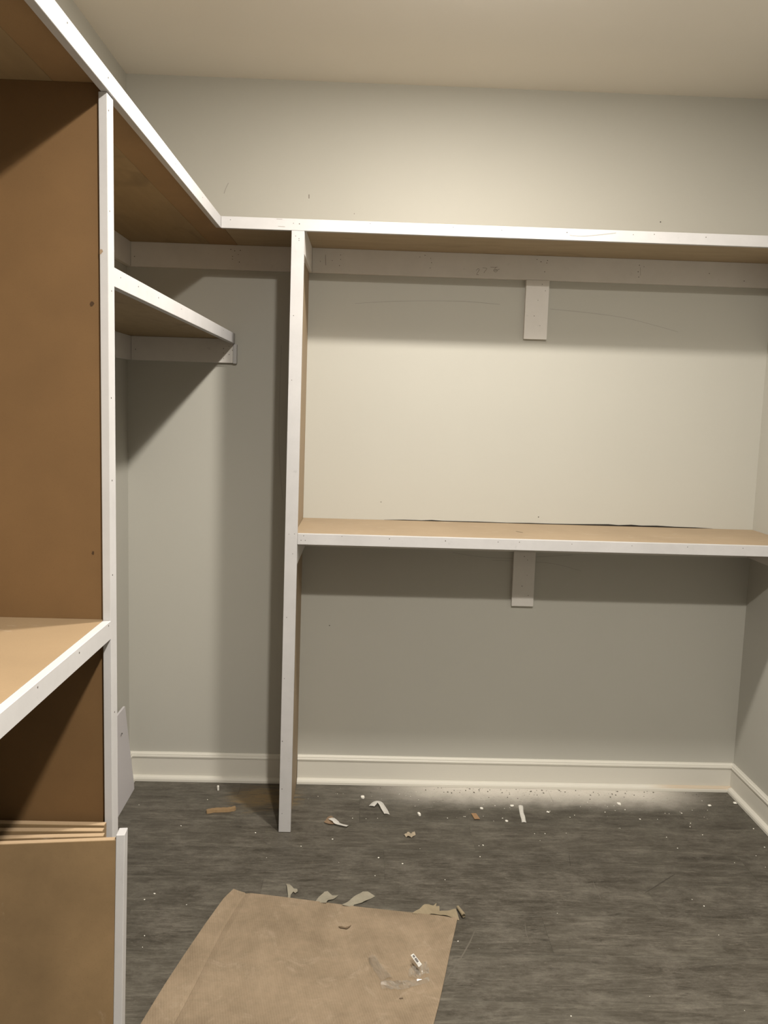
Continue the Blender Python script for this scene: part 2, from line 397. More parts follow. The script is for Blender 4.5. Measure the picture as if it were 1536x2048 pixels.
wall_line([(0.3736, 0.0000, 2.3026), (0.3646, 0.0000, 2.2845), (0.3574, 0.0000, 2.2647)], .0022)
wall_line([(0.6706, 0.0000, 2.2722), (0.6709, 0.0000, 2.2579)], .003, M_pencil)
wall_line([(0.8387, 0.0000, 2.2100), (0.8406, 0.0000, 2.2082)], .003, M_pencil)
o = obj('nail_holes', holes([(0.7831, 0.0000, 0.6415), (1.9864, 0.0000, 2.2192), (1.5849, 0.0000, 1.0933), (0.9709, 0.0000, 1.1350)], 'y', .0022), M_dark, wb); o['kind'] = 'stuff'
# open crack between the shelf and the plasterboard
cr = [(.985, 0), (1.06, .0022), (1.13, .0018), (1.17, .0040), (1.21, .0022), (1.35, .0026), (1.46, .0014), (1.55, .0030), (1.64, .0022), (1.72, .0030), (1.80, .0048), (1.86, .0062), (1.90, .0040), (1.95, .0068), (1.99, .0044), (2.05, .0058), (2.12, .0034), (2.20, .0028), (2.27, 0)]
bm = bmesh.new(); lo = [bm.verts.new((x, -.0012, 1.0660)) for x, h in cr]; hi = [bm.verts.new((x, -.0012, 1.0664+h)) for x, h in cr]
for i in range(len(cr)-1): bm.faces.new((lo[i], lo[i+1], hi[i+1], hi[i]))
obj('crack', bm, M_gap, wb)

# recessed ceiling lights
for k, (lx, ly, p) in enumerate(LIGHTS):
    t = thing('ceiling_light', ['round white recessed ceiling light nearer the back wall', 'round white recessed ceiling light farther from the back wall'][k], 'light', (lx, ly, H), 'recessed ceiling lights')
    bm = bmesh.new(); n = 40; pr_ = [(.055, -.0005), (.055, -.006), (.058, -.009), (.078, -.006), (.082, -.0005)]
    rings = [[bm.verts.new((r*math.cos(i*2*math.pi/n), r*math.sin(i*2*math.pi/n), z)) for i in range(n)] for r, z in pr_]
    for q in range(len(pr_)):
        for i in range(n): bm.faces.new((rings[q][i], rings[q][(i+1) % n], rings[(q+1) % 5][(i+1) % n], rings[(q+1) % 5][i]))
    bmesh.ops.recalc_face_normals(bm, faces=bm.faces[:])
    obj('trim_ring', bm, M_trimw, t, True)
    bm = bmesh.new(); bmesh.ops.create_cone(bm, cap_ends=True, segments=32, radius1=.054, radius2=.054, depth=.003)
    for v in bm.verts: v.co.z -= .0035
    obj('lens', bm, M_lens, t)

# ------------------------------------------------------------------ built-in shelving
ZT, FH, FT, DS = 2.097, .037, .016, .4126
ZU = ZT-.019; CLT = .019; CLH = .089
XS = .4179
PX0, PX1 = .6475, .6665          # divider panel
LEAN = .0104
def lean(bm):
    for v in bm.verts: v.co.x += LEAN*v.co.z/2.06
    return bm

# --- top shelf on the left wall
t = thing('shelf', 'high shelf along the left wall with white front edge and plywood underside', 'shelf', (.2, -1.35, ZU), 'closet shelves')
part('shelf_board', B(.0005, .3115, -2.70, -.0005, ZU, ZT, bev=.0008), M_ply_y, t)
s = part('board_strip', prism(bmesh.new(), [(.3125, -2.70), (.4015, -2.70), (.4015, -.4125), (.4115, -.396), (.4115, -.0005), (.3125, -.0005)], ZU, ZT), M_strip, t); s['label'] = 'plain brown front strip beside the plywood'
f = part('front_edge', B(.4020, XS, -2.70, -DS, ZT-FH, ZT, bev=.0008), M_white, t)
nail_holes([(0.4179, -1.8274, 2.0866), (0.4179, -1.6143, 2.0822), (0.4179, -1.0670, 2.0801), (0.4179, -1.9549, 2.0768), (0.4179, -0.7215, 2.0819)], 'x', f, t)
c = part('wall_cleat', B(.0005, CLT, -1.578, -.0005, ZU-CLH, ZU-.0003, bev=.0006), M_cleat, t)
part('wall_cleat', B(.0005, CLT, -2.60, -1.602, ZU-CLH, ZU-.0003, bev=.0006), M_cleat, t)
# --- top shelf on the back wall
t = thing('shelf', 'long high shelf across the back wall with white front edge', 'shelf', (1.4, -.2, ZU), 'closet shelves')
part('shelf_board', B(.4125, W-.0005, -.3962, -.0005, ZU, ZT, bev=.0006), M_ply_x, t)
f = part('front_edge', B(XS+.0003, W-.0005, -DS, -.3966, ZT-FH, ZT, bev=.0008), M_white, t)
nail_holes([(0.4486, -0.4126, 2.0863), (0.6521, -0.4126, 2.0822), (0.6714, -0.4126, 2.0812), (0.9008, -0.4126, 2.0901), (1.1713, -0.4126, 2.0881), (1.3301, -0.4126, 2.0839), (1.5444, -0.4126, 2.0841), (1.7628, -0.4126, 2.0847), (1.8319, -0.4126, 2.0880), (2.0032, -0.4126, 2.0850)], 'y', f, t)
part('pencil_mark', stroke(smooth_pts([(1.5531, -0.4126, 2.0756), (1.5927, -0.4126, 2.0739), (1.6368, -0.4126, 2.0786), (1.7055, -0.4126, 2.0881)]), .0018, (0, -1, 0)), M_pencil_soft, f, t)
for q in ([(0.5971, -0.4126, 2.0940), (0.6165, -0.4126, 2.0937)], [(0.6023, -0.4126, 2.0714), (0.6250, -0.4126, 2.0707)]):
    part('pencil_mark', stroke(q, .0016, (0, -1, 0)), M_pencil_soft, f, t)
c = part('wall_cleat', B(CLT+.0008, PX0-.001+LEAN, -CLT, -.0005, ZU-CLH, ZU-.0003, bev=.0006), M_cleat, t)
nail_holes([(0.3875, -0.0190, 2.0615), (0.4017, -0.0190, 2.0569), (0.4223, -0.0190, 2.0589), (0.4149, -0.0190, 2.0441), (0.3938, -0.0190, 2.0367), (0.3939, -0.0190, 2.0262), (0.4190, -0.0190, 2.0168), (0.0333, -0.0190, 2.0245)], 'y', c, t)
c = part('wall_cleat', B(.6886, W-CLT-.001, -CLT, -.0005, ZU-CLH, ZU-.0003, bev=.0006), M_cleat, t)
nail_holes([(0.7184, -0.0190, 2.0296), (0.7630, -0.0190, 2.0342), (0.7933, -0.0190, 2.0551), (0.7937, -0.0190, 2.0392), (0.7901, -0.0190, 2.0166), (1.1068, -0.0190, 2.0644), (1.0879, -0.0190, 2.0578), (1.1286, -0.0190, 2.0547), (1.1320, -0.0190, 2.0388), (1.1275, -0.0190, 2.0192), (1.5256, -0.0190, 2.0636), (1.5410, -0.0190, 2.0557), (1.5651, -0.0190, 2.0613), (1.5628, -0.0190, 2.0521), (1.5566, -0.0190, 2.0200), (1.9115, -0.0190, 2.0556), (1.9290, -0.0190, 2.0507), (1.9080, -0.0190, 2.0318), (1.9115, -0.0190, 2.0125), (2.3115, -0.0190, 2.0111), (2.1772, -0.0190, 2.0344)], 'y', c, t)
hw = bmesh.new()   # pencilled measurement 27 7/8
for pts in ([(1.3001, -0.0190, 2.0160), (1.3064, -0.0190, 2.0225), (1.3114, -0.0190, 2.0200), (1.3078, -0.0190, 2.0117), (1.3021, -0.0190, 2.0014), (1.3102, -0.0190, 2.0008)],
            [(1.3231, -0.0190, 2.0267), (1.3391, -0.0190, 2.0245), (1.3338, -0.0190, 2.0162), (1.3292, -0.0190, 2.0078)],
            [(1.3529, -0.0190, 2.0299), (1.3660, -0.0190, 2.0298), (1.3791, -0.0190, 2.0310)], [(1.3735, -0.0190, 2.0297), (1.3655, -0.0190, 2.0200)],
            [(1.3869, -0.0190, 2.0243), (1.3759, -0.0190, 2.0194), (1.3647, -0.0190, 2.0181), (1.3724, -0.0190, 2.0129), (1.3796, -0.0190, 2.0186), (1.3701, -0.0190, 2.0228)]):
    stroke(smooth_pts(pts, 4), .0011, (0, -1, 0), hw)
part('handwriting', hw, M_pencil, c, t)
part('pencil_mark', stroke([(0.7373, -0.0190, 2.0541), (0.7393, -0.0190, 2.0162)], .0013, (0, -1, 0)), M_pencil, c, t)
part('pencil_mark', stroke([(1.9151, -0.0190, 2.0475), (1.9176, -0.0190, 2.0184)], .0010, (0, -1, 0)), M_pencil_soft, c, t)
c = part('support_block', B(1.490, 1.577, -CLT, -.0005, 1.771, ZU-CLH-.0005, bev=.0006), M_cleat, t)
nail_holes([(1.5503, -0.0190, 1.9739), (1.5630, -0.0190, 1.9505), (1.5368, -0.0190, 1.9146), (1.5254, -0.0190, 1.8566), (1.5488, -0.0190, 1.8215)], 'y', c, t)
part('side_cleat', B(W-CLT, W-.0005, -.395, -.0005, ZU-CLH, ZU-.0003, bev=.0006), M_cleat, t)

# --- middle divider
t = thing('divider_panel', 'white-edged fibreboard divider standing on the floor against the back wall', 'panel', (.657, -.2, 0), 'closet dividers')
part('panel_board', lean(B(PX0, PX1, -.3964, -.0005, .0005, ZU-.0005)), M_mdfl, t)
f = part('front_post', lean(B(.636, .678, -DS, -.3968, .0005, ZT-FH-.0004, bev=.0008)), M_white, t)
nail_holes([(0.6599, -0.4126, 2.0425), (0.6709, -0.4126, 2.0348), (0.6711, -0.4126, 2.0288), (0.6573, -0.4126, 1.7888), (0.6553, -0.4126, 1.5791), (0.6546, -0.4126, 1.0629), (0.6737, -0.4126, 1.0644), (0.6683, -0.4126, 0.9960), (0.6517, -0.4126, 0.7749), (0.6472, -0.4126, 0.5592), (0.6442, -0.4126, 0.3335), (0.6458, -0.4126, 0.1595), (0.6472, -0.4126, 0.0691)], 'y', f, t)
part('side_cleat', B(PX1+LEAN-.0002, .6880, -.3958, -.0005, ZU-CLH, ZU-.0005, bev=.0006), M_cleat, t)

# --- lower shelf on the back wall
ZL = 1.0657
t = thing('shelf', 'waist-high fibreboard shelf with white front edge on the back wall, right of the divider', 'shelf', (1.55, -.2, ZL-.019), 'closet shelves')
part('shelf_board', B(PX1+.0062, W-.0005, -.3962, -.0005, ZL-.019, ZL, bev=.0004), M_mdfl, t)
f = part('front_edge', B(.6838, W-.0005, -DS, -.3966, ZL-FH, ZL, bev=.0008), M_white, t)
nail_holes([(0.7047, -0.4126, 1.0591), (0.6960, -0.4126, 1.0434), (0.7101, -0.4126, 1.0433), (0.8339, -0.4126, 1.0603), (0.9954, -0.4126, 1.0561), (1.1858, -0.4126, 1.0543), (1.3654, -0.4126, 1.0552), (1.4385, -0.4126, 1.0568), (1.6182, -0.4126, 1.0549), (1.8246, -0.4126, 1.0543), (2.0165, -0.4126, 1.0553), (2.2084, -0.4126, 1.0562)], 'y', f, t)
part('wall_cleat', B(.6840, W-CLT-.001, -CLT, -.0005, ZL-.019-CLH, ZL-.0195, bev=.0006), M_cleat, t)
part('side_cleat', B(W-CLT, W-.0005, -.395, -.0005, ZL-.019-CLH, ZL-.0195, bev=.0006), M_cleat, t)
part('side_cleat', B(PX1+.0062, .6828, -.3958, -.0005, ZL-.019-CLH, ZL-.0195, bev=.0006), M_cleat, t)
c = part('support_block', B(1.493, 1.578, -CLT, -.0005, .742, ZL-.019-CLH-.0005, bev=.0006), M_cleat, t)
nail_holes([(1.5339, -0.0190, 0.9395), (1.5469, -0.0190, 0.9255), (1.5480, -0.0190, 0.8656), (1.5303, -0.0190, 0.8221), (1.5566, -0.0190, 0.7859)], 'y', c, t)
part('pencil_mark', stroke([(1.4603, -0.2175, 1.0657), (1.4793, -0.2484, 1.0657)], .006, (0, 0, 1)), M_dark, t)

# --- small shelf in the back left corner
ZS = 1.7548
t = thing('shelf', 'small shelf in the back left corner below the high shelf', 'shelf', (.2, -.8, ZS-.019), 'closet shelves')
part('shelf_board', B(.0005, .3897, -1.579, -.0005, ZS-.019, ZS, bev=.0006), M_ply_y, t)
f = part('front_edge', B(.3902, .4063, -1.5700, -.020, ZS-FH, ZS, bev=.0008), M_white, t)
nail_holes([(0.4063, -1.5026, 1.7414), (0.4063, -1.3698, 1.7421), (0.4063, -0.9430, 1.7421), (0.4063, -0.2799, 1.7448), (0.4063, -1.1922, 1.7407)], 'x', f, t)
part('wall_cleat', B(.0005, CLT, -1.578, -.0005, ZS-.019-CLH, ZS-.0195, bev=.0006), M_cleat, t)
c = part('wall_cleat', B(CLT+.0008, .3982, -CLT, -.0005, ZS-.019-CLH, ZS-.0195, bev=.0006), M_cleat, t)
nail_holes([(0.0356, -0.0190, 1.6862), (0.3633, -0.0190, 1.6994), (0.3634, -0.0190, 1.6827), (0.3636, -0.0190, 1.6624), (0.3837, -0.0190, 1.7083), (0.3840, -0.0190, 1.6778), (0.3969, -0.0190, 1.6939)], 'y', c, t)
part('cleat_end', B(.3990, .4125, -CLT-.001, -.0005, ZS-.019-CLH-.002, ZS-FH-.001, bev=.0006), M_white, t)

# --- left divider with its edge post, and a second one further along (behind the picture's edge)
def left_divider(y, label):
    t = thing('divider_panel', label, 'panel', (.2, y, 0), 'closet dividers')
    b_ = part('panel_board', B(.0005, .3975, y-.0095, y+.0095, .0005, ZU-.0005), M_mdf, t)
    f_ = part('front_post', B(.3980, .4138, y-.0195, y+.0195, .0005, ZT-FH-.0004, bev=.0008), M_white, t)
    return t, f_, b_
t, f, pb = left_divider(-1.5902, 'tall brown fibreboard divider with white edge post jutting from the left wall')
nail_holes([(0.4138, -1.6005, 2.0294), (0.4138, -1.5980, 1.8495), (0.4138, -1.5900, 1.7040), (0.4138, -1.5972, 1.5013), (0.4138, -1.5956, 1.3415), (0.4138, -1.5969, 1.1543), (0.4138, -1.5902, 0.8712)], 'x', f, t)
for (cx, cz, r) in ((0.3798, 1.6783, .0045), (0.3770, 1.1979, .003)):
    bm = bmesh.new(); n = 9
    vv = [bm.verts.new((cx+r*random.uniform(.6, 1.1)*math.cos(i*6.283/n), -1.6001, cz+1.4*r*random.uniform(.6, 1.1)*math.sin(i*6.283/n))) for i in range(n)]
    bm.faces.new(vv); part('dark_spot', bm, M_spot, pb, t)
bm = bmesh.new(); gx, gz = 0.3998, 1.7733
bm.faces.new([bm.verts.new((min(.4136, max(.3982, gx+.0045*random.uniform(.7, 1.1)*math.cos(i*.7))), -1.6101, gz+.006*random.uniform(.6, 1.1)*math.sin(i*.7))) for i in range(9)])
part('glue_spot', bm, plain('brown_glue', (.30, .215, .14)), f, t)
left_divider(-2.62, 'second fibreboard divider on the left wall nearer the camera')
# --- lower shelf on the left wall
ZLL = 1.0650
t = thing('shelf', 'waist-high fibreboard shelf with white front edge on the left wall', 'shelf', (.2, -2.1, ZLL-.019), 'closet shelves')
part('shelf_board', B(.0005, .3977, -2.608, -1.6005, ZLL-.019, ZLL, bev=.0004), M_mdfl2, t)
f = part('front_edge', B(.3980, .4138, -2.600, -1.6102, ZLL-FH, ZLL, bev=.0008), M_white, t)
nail_holes([(0.4138, -1.7950, 1.0551), (0.4138, -1.9844, 1.0569), (0.4138, -1.6254, 1.0590)], 'x', f, t)
part('wall_cleat', B(.0005, CLT, -2.60, -1.602, ZLL-.019-CLH, ZLL-.0195, bev=.0006), M_cleat, t)
part('side_cleat', B(CLT+.001, .33, -2.609, -2.590, ZLL-.019-CLH, ZLL-.0195, bev=.0006), M_cleat, t)

# ------------------------------------------------------------------ loose boards leaning in the left bay
def leaning_board(x1, yt, h, yaw, tilt, wdt, m, label, strip=False, th=.0155):
    # origin: bottom right corner of the board; local x runs to the left end (negative), z up along the board
    run = h*math.tan(tilt)
    t = thing('loose_board', label, 'board', (x1, yt-run, .0006), 'loose boards stacked on end', rot=(-tilt, 0, yaw))
    L = h/math.cos(tilt)
    b_ = bmesh.new(); box(b_, -wdt, 0, 0, th, th*math.sin(tilt)*0, L, .0006)
    body = obj('board', b_, m, t)
    e = bmesh.new(); box(e, -wdt+.001, -.0004, .0006, th-.0006, L-.0002, L+.0006)
    obj('cut_edge', e, M_mdfe, t)['label'] = 'pale cut top edge'
    if strip:
        s_ = bmesh.new(); box(s_, .0004, .0164, -.001, .036, 0, L+.010, .0008)
        obj('edge_strip', s_, M_white, t)['label'] = 'white primed strip along the right edge'
    return t
leaning_board(.404, -1.632, .650, .00, .060, .37, M_mdf2, 'brown fibreboard offcut leaning rearmost in the stack under the left shelf')
leaning_board(.409, -1.655, .650, .035, .067, .37, M_mdf2, 'brown fibreboard offcut second from the back of the leaning stack')
leaning_board(.422, -1.682, .654, .085, .082, .38, M_mdf2, 'brown fibreboard offcut directly behind the white-edged board')
leaning_board(.459, -1.712, .663, .110, .115, .42, M_mdf2, 'large front fibreboard of the leaning stack with white right edge', True)

# white board leaning on the left wall behind the divider
t = thing('leaning_panel', 'flat white board leaning on the left wall behind the tall divider', 'board', (.05, -.3, 0))
bm = bmesh.new(); th = .008
P4 = [(.052, -.50, .0006), (.046, -.100, .0006), (.044, -.096, .020), (.0265, -.150, .350), (.0265, -.50, .350)]
a = [bm.verts.new(p) for p in P4]; b_ = [bm.verts.new((p[0]-th+.0005, p[1], p[2])) for p in P4]
bm.faces.new(a); bm.faces.new(b_[::-1])
for i in range(5): bm.faces.new((a[i], a[(i+1) % 5], b_[(i+1) % 5], b_[i]))
bmesh.ops.recalc_face_normals(bm, faces=bm.faces[:])
part('board', bm, M_panel, t)
bm = bmesh.new(); pts = [(.0350-.0003*k, -.226+.006*math.cos(k*.6), .268+.007*math.sin(k*.6)) for k in range(6)]
stroke(pts, .004, (1, 0, .06), bm, .0015)
bmesh.ops.solidify(bm, geom=bm.faces[:], thickness=.002)
part('hook', bm, M_metal, t)['label'] = 'small dark hook'

# ------------------------------------------------------------------ things on the floor
def sheet_bm(poly, zf, sub=2, thick=.0008):
    bm = bmesh.new(); vs_ = [bm.verts.new((p[0], p[1], 0)) for p in poly]; bm.faces.new(vs_)
    bmesh.ops.triangulate(bm, faces=bm.faces[:]); bmesh.ops.subdivide_edges(bm, edges=bm.edges[:], cuts=sub, use_grid_fill=True)
    for v in bm.verts: v.co.z = zf(v.co.x, v.co.y)
    bmesh.ops.recalc_face_normals(bm, faces=bm.faces[:])
    if sum(f_.normal.z for f_ in bm.faces) < 0: bmesh.ops.reverse_faces(bm, faces=bm.faces[:])
    bmesh.ops.solidify(bm, geom=bm.faces[:], thickness=thick)
    return bm
def centred(name, bm, m, label, cat, group=None, smooth=False):
    xs_ = [v.co.x for v in bm.verts]; ys_ = [v.co.y for v in bm.verts]; c_ = ((min(xs_)+max(xs_))/2, (min(ys_)+max(ys_))/2, 0)
    o_ = obj(name, bm, m, None, smooth, origin=c_)
    return tag(o_, label, cat, group)

# cardboard sheet with a folded flap along its left side
def lerp(a, b, t_): return a+(b-a)*t_
LV = [(0.5359, -0.7843), (0.5148, -0.8329), (0.4821, -0.9631), (0.4516, -1.1020), (0.4282, -1.2202), (0.4051, -1.3523)]
CV = [(0.5765, -0.7994), (0.5612, -0.8602), (0.5376, -0.9782), (0.5172, -1.1131), (0.5019, -1.2300), (0.4831, -1.3509)]
RV = [(1.2166, -0.9083), (1.2056, -0.9570), (1.1792, -1.0643), (1.1535, -1.1786), (1.1309, -1.2733), (1.1130, -1.3401)]
def extend(V, k=2):
    V = [Vector((*p, 0)) for p in V]; d = (V[-1]-V[-2]).normalized()*.14
    for i in range(k): V.append(V[-1]+d)
    return V
LV, CV, RV = extend(LV), extend(CV), extend(RV)
# bring the three rails to one parameter each, resample
def resample(V, n):
    L_ = [0]
    for a, b in zip(V, V[1:]): L_.append(L_[-1]+(b-a).length)
    out = []
    for i in range(n+1):
        s_ = L_[-1]*i/n; k = max(j for j in range(len(L_)) if L_[j] <= s_+1e-9); k = min(k, len(V)-2)
        out.append(V[k].lerp(V[k+1], (s_-L_[k])/(L_[k+1]-L_[k])))
    return out
NV = 44
LV, CV, RV = resample(LV, NV), resample(CV, NV), resample(RV, NV)
def rail_sheet(A, Bv, n, zf, thick):
    bm = bmesh.new(); g_ = [[bm.verts.new(a.lerp(b, j/n)) for j in range(n+1)] for a, b in zip(A, Bv)]
    for i in range(len(g_)-1):
        for j in range(n): bm.faces.new((g_[i][j], g_[i+1][j], g_[i+1][j+1], g_[i][j+1]))
    for i in range(len(g_)):
        for j in range(n+1): g_[i][j].co.z = zf(i/NV, j/n, g_[i][j].co)
    bmesh.ops.recalc_face_normals(bm, faces=bm.faces[:])
    if sum(f_.normal.z for f_ in bm.faces) < 0: bmesh.ops.reverse_faces(bm, faces=bm.faces[:])
    bmesh.ops.solidify(bm, geom=bm.faces[:], thickness=thick)
    return bm
t = thing('cardboard_sheet', 'large flattened sheet of brown corrugated cardboard on the floor', 'cardboard', (.8, -1.2, 0))
def zmain(v, u, c_):
    return .0042+.0016*math.sin(c_.x*9+c_.y*4)*math.sin(c_.y*7+1)+.004*max(0, 1-v*9)*max(0, math.sin(u*5+.4))*.5-.0030*max(0, 1-u*40*1.5)
part('main_panel', rail_sheet(CV, RV, 40, zmain, .003), M_card, t, smooth=False)
part('side_flap', rail_sheet(LV, [p.lerp(q, .004) for p, q in zip(CV, LV)], 8, lambda v, u, c_: .0040+.0016*math.sin(c_.x*9+c_.y*4)*math.sin(c_.y*7+1)+.0035*(1-u)**2-.0028*max(0, u*9-8), .003), M_card, t)
def tear(name, px, m, z=.0064, par=t):
    bm = bmesh.new(); bm.faces.new([bm.verts.new((x, y, z)) for x, y in px]); bmesh.ops.triangulate(bm, faces=bm.faces[:]); bmesh.ops.solidify(bm, geom=bm.faces[:], thickness=.0005)
    return part(name, bm, m, par)
tear('torn_flake', [(0.8646, -0.9630), (0.8732, -0.9616), (0.8849, -0.9672), (0.8949, -0.9623), (0.9034, -0.9550), (0.8964, -0.9670), (0.8894, -0.9742), (0.8807, -0.9709), (0.8720, -0.9699)], plain('torn_board', (.13, .09, .055)))  # torn mark in the cardboard, in a darker brown
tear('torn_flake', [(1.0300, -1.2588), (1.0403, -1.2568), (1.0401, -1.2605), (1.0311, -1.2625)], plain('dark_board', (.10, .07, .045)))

# tape and paper scraps round the cardboard
def lump(a, f_, seed, base=.0015):
    return lambda x, y: base+a*(.5+.5*math.sin(x*f_+seed)*math.cos(y*f_*1.3+seed*2))
def S1(*p): return p
tapes = [
 ([(0.6946, -0.7458), (0.7064, -0.7527), (0.7205, -0.7739), (0.7315, -0.7736), (0.7335, -0.7860), (0.7273, -0.7950), (0.7206, -0.7870), (0.7138, -0.8006), (0.7134, -0.8300), (0.7054, -0.8285), (0.7063, -0.8061)], 'narrow forked scrap of beige tape, leftmost at the cardboard edge'),
 ([(0.7910, -0.8381), (0.8016, -0.8155), (0.8161, -0.7871), (0.8260, -0.7840), (0.8408, -0.8005), (0.8599, -0.8035), (0.8456, -0.8212), (0.8301, -0.8302), (0.8241, -0.8491)], 'short grey-beige tape scrap in the middle behind the cardboard'),
 ([(0.8725, -0.8572), (0.8897, -0.8371), (0.9071, -0.8161), (0.9349, -0.7809), (0.9510, -0.7833), (0.9731, -0.8020), (0.9570, -0.8164), (0.9332, -0.8393), (0.9096, -0.8467), (0.9039, -0.8603)], 'long leaf-shaped beige tape scrap at the cardboard top edge'),
]
for i, (poly, lab) in enumerate(tapes):
    centred('tape_scrap', sheet_bm(poly, lump(.007, 60, i*1.7, .0018), 3, .0006), M_paper, lab, 'tape', 'beige tape scraps')
t = thing('torn_paper', 'crumpled torn brown paper with a rolled end at the cardboard corner', 'paper', (1.15, -.88, 0))
part('crumpled_strip', sheet_bm([(1.0822, -0.8925), (1.0989, -0.8731), (1.1205, -0.8538), (1.1369, -0.8453), (1.1493, -0.8490), (1.1597, -0.8379), (1.1569, -0.8528), (1.1674, -0.8498), (1.1659, -0.8766), (1.1884, -0.8707), (1.2149, -0.8726), (1.2209, -0.9181), (1.2001, -0.9109), (1.1761, -0.9025), (1.1395, -0.8943)],
     lambda x, y: .0060+.004*math.sin(x*55)*math.cos(y*60+x*20)+.0015*math.sin(x*150+y*70), 3, .0006), M_papert, t)
# rolled end: a spiral of paper
A_, B_ = Vector((*(1.2217, -0.8605), .008)), Vector((*(1.2354, -0.9061), .009)); ax = (B_-A_).normalized(); s1 = ax.cross(Vector((0, 0, 1))).normalized(); s2 = s1.cross(ax)
bm = bmesh.new(); rows = []
for k in range(22):
    th = k*.42; r = .0032+.00016*k
    rows.append([bm.verts.new(A_.lerp(B_, q/5)+s1*math.cos(th)*r*(.75+.06*q)+s2*math.sin(th)*r*(.75+.06*q)) for q in range(6)])
for k in range(21):
    for q in range(5): bm.faces.new((rows[k][q], rows[k][q+1], rows[k+1][q+1], rows[k+1][q]))
part('rolled_end', bm, M_papert, t, smooth=True)

# clear plastic wrapper on the cardboard
t = thing('plastic_wrapper', 'crumpled clear plastic wrapper lying on the cardboard', 'wrapper', (1.03, -1.14, .006))
frnd = random.Random(21)
def ribbon(Ls, Rs, zf, name, n=6, m=None, par=None, th=0):
    bm = bmesh.new(); L_ = smooth_pts([(*p, 0) for p in Ls], 4); R_ = smooth_pts([(*p, 0) for p in Rs], 4); g_ = []
    for i, (a, b) in enumerate(zip(L_, R_)):
        row = []
        for j in range(n+1):
            p = a.lerp(b, j/n); p.z = max(.0075, zf(i/(len(L_)-1), j/n, p)+frnd.uniform(-.0016, .0016)); p.x += frnd.uniform(-.001, .001); p.y += frnd.uniform(-.001, .001); row.append(bm.verts.new(p))
        g_.append(row)
    for i in range(len(g_)-1):
        for j in range(n): bm.faces.new((g_[i][j], g_[i+1][j], g_[i+1][j+1], g_[i][j+1]))
    return part(name, bm, m or M_film, t)
W1 = [(0.9522, -1.0982), (0.9546, -1.1227), (0.9716, -1.1677), (0.9881, -1.1974)]; W2 = [(0.9731, -1.0977), (0.9815, -1.1246), (0.9999, -1.1530), (1.0161, -1.1854)]
ribbon(W1, W2, lambda u, v, p: .008+.008*math.sin(v*math.pi)*(.6+.4*math.sin(u*7))+.0008*math.sin(p.x*300+p.y*200), 'film_arm', 4)
W1 = [(0.9835, -1.1975), (1.0096, -1.1970), (1.0373, -1.1964), (1.0682, -1.1935), (1.1139, -1.1788)]; W2 = [(0.9846, -1.2268), (1.0193, -1.2294), (1.0436, -1.2278), (1.0716, -1.2161), (1.1108, -1.2007)]
ribbon(W1, W2, lambda u, v, p: .009+.008*abs(math.sin(u*7+v*2))*math.sin(v*3.1)+.001*math.sin(p.x*320+p.y*300), 'film_band', 4)
W1 = [(1.0590, -1.1612), (1.0702, -1.1563), (1.0867, -1.1416), (1.1093, -1.1339)]; W2 = [(1.0560, -1.1915), (1.0773, -1.1956), (1.0964, -1.1861), (1.1139, -1.1788)]
ribbon(W1, W2, lambda u, v, p: .010+.013*abs(math.sin(u*5+v*4))+.0015*math.sin(p.x*300-p.y*250), 'film_end', 5)
lab = [(1.0651, -1.1276), (1.0737, -1.1201), (1.0940, -1.1558), (1.0849, -1.1712)]
cen = sum((Vector((*p, 0)) for p in lab), Vector())/4
bm = bmesh.new(); vv = [bm.verts.new((p[0], p[1], z)) for p, z in zip(lab, (.034, .034, .028, .030))]; bm.faces.new(vv); bmesh.ops.solidify(bm, geom=bm.faces[:], thickness=.0004)
lb = part('paper_label', bm, M_label, t); lb['label'] = 'small white printed label'
def lp(u, v, dz=.0012):
    a = Vector((*lab[0], .034)); b = Vector((*lab[1], .034)); c_ = Vector((*lab[2], .028)); d = Vector((*lab[3], .030))
    return a.lerp(d, u).lerp(b.lerp(c_, u), v)+Vector((0, 0, dz))
bm = bmesh.new()
for (u0_, u1_, v0_, v1_) in ((.12, .30, .30, .75), (.38, .48, .25, .8), (.50, .60, .25, .8), (.62, .70, .25, .8), (.84, .87, .4, .5)):
    bm.faces.new([bm.verts.new(lp(u, v)) for u, v in ((u0_, v0_), (u1_, v0_), (u1_, v1_), (u0_, v1_))])
part('print', bm, M_ink, lb, t)

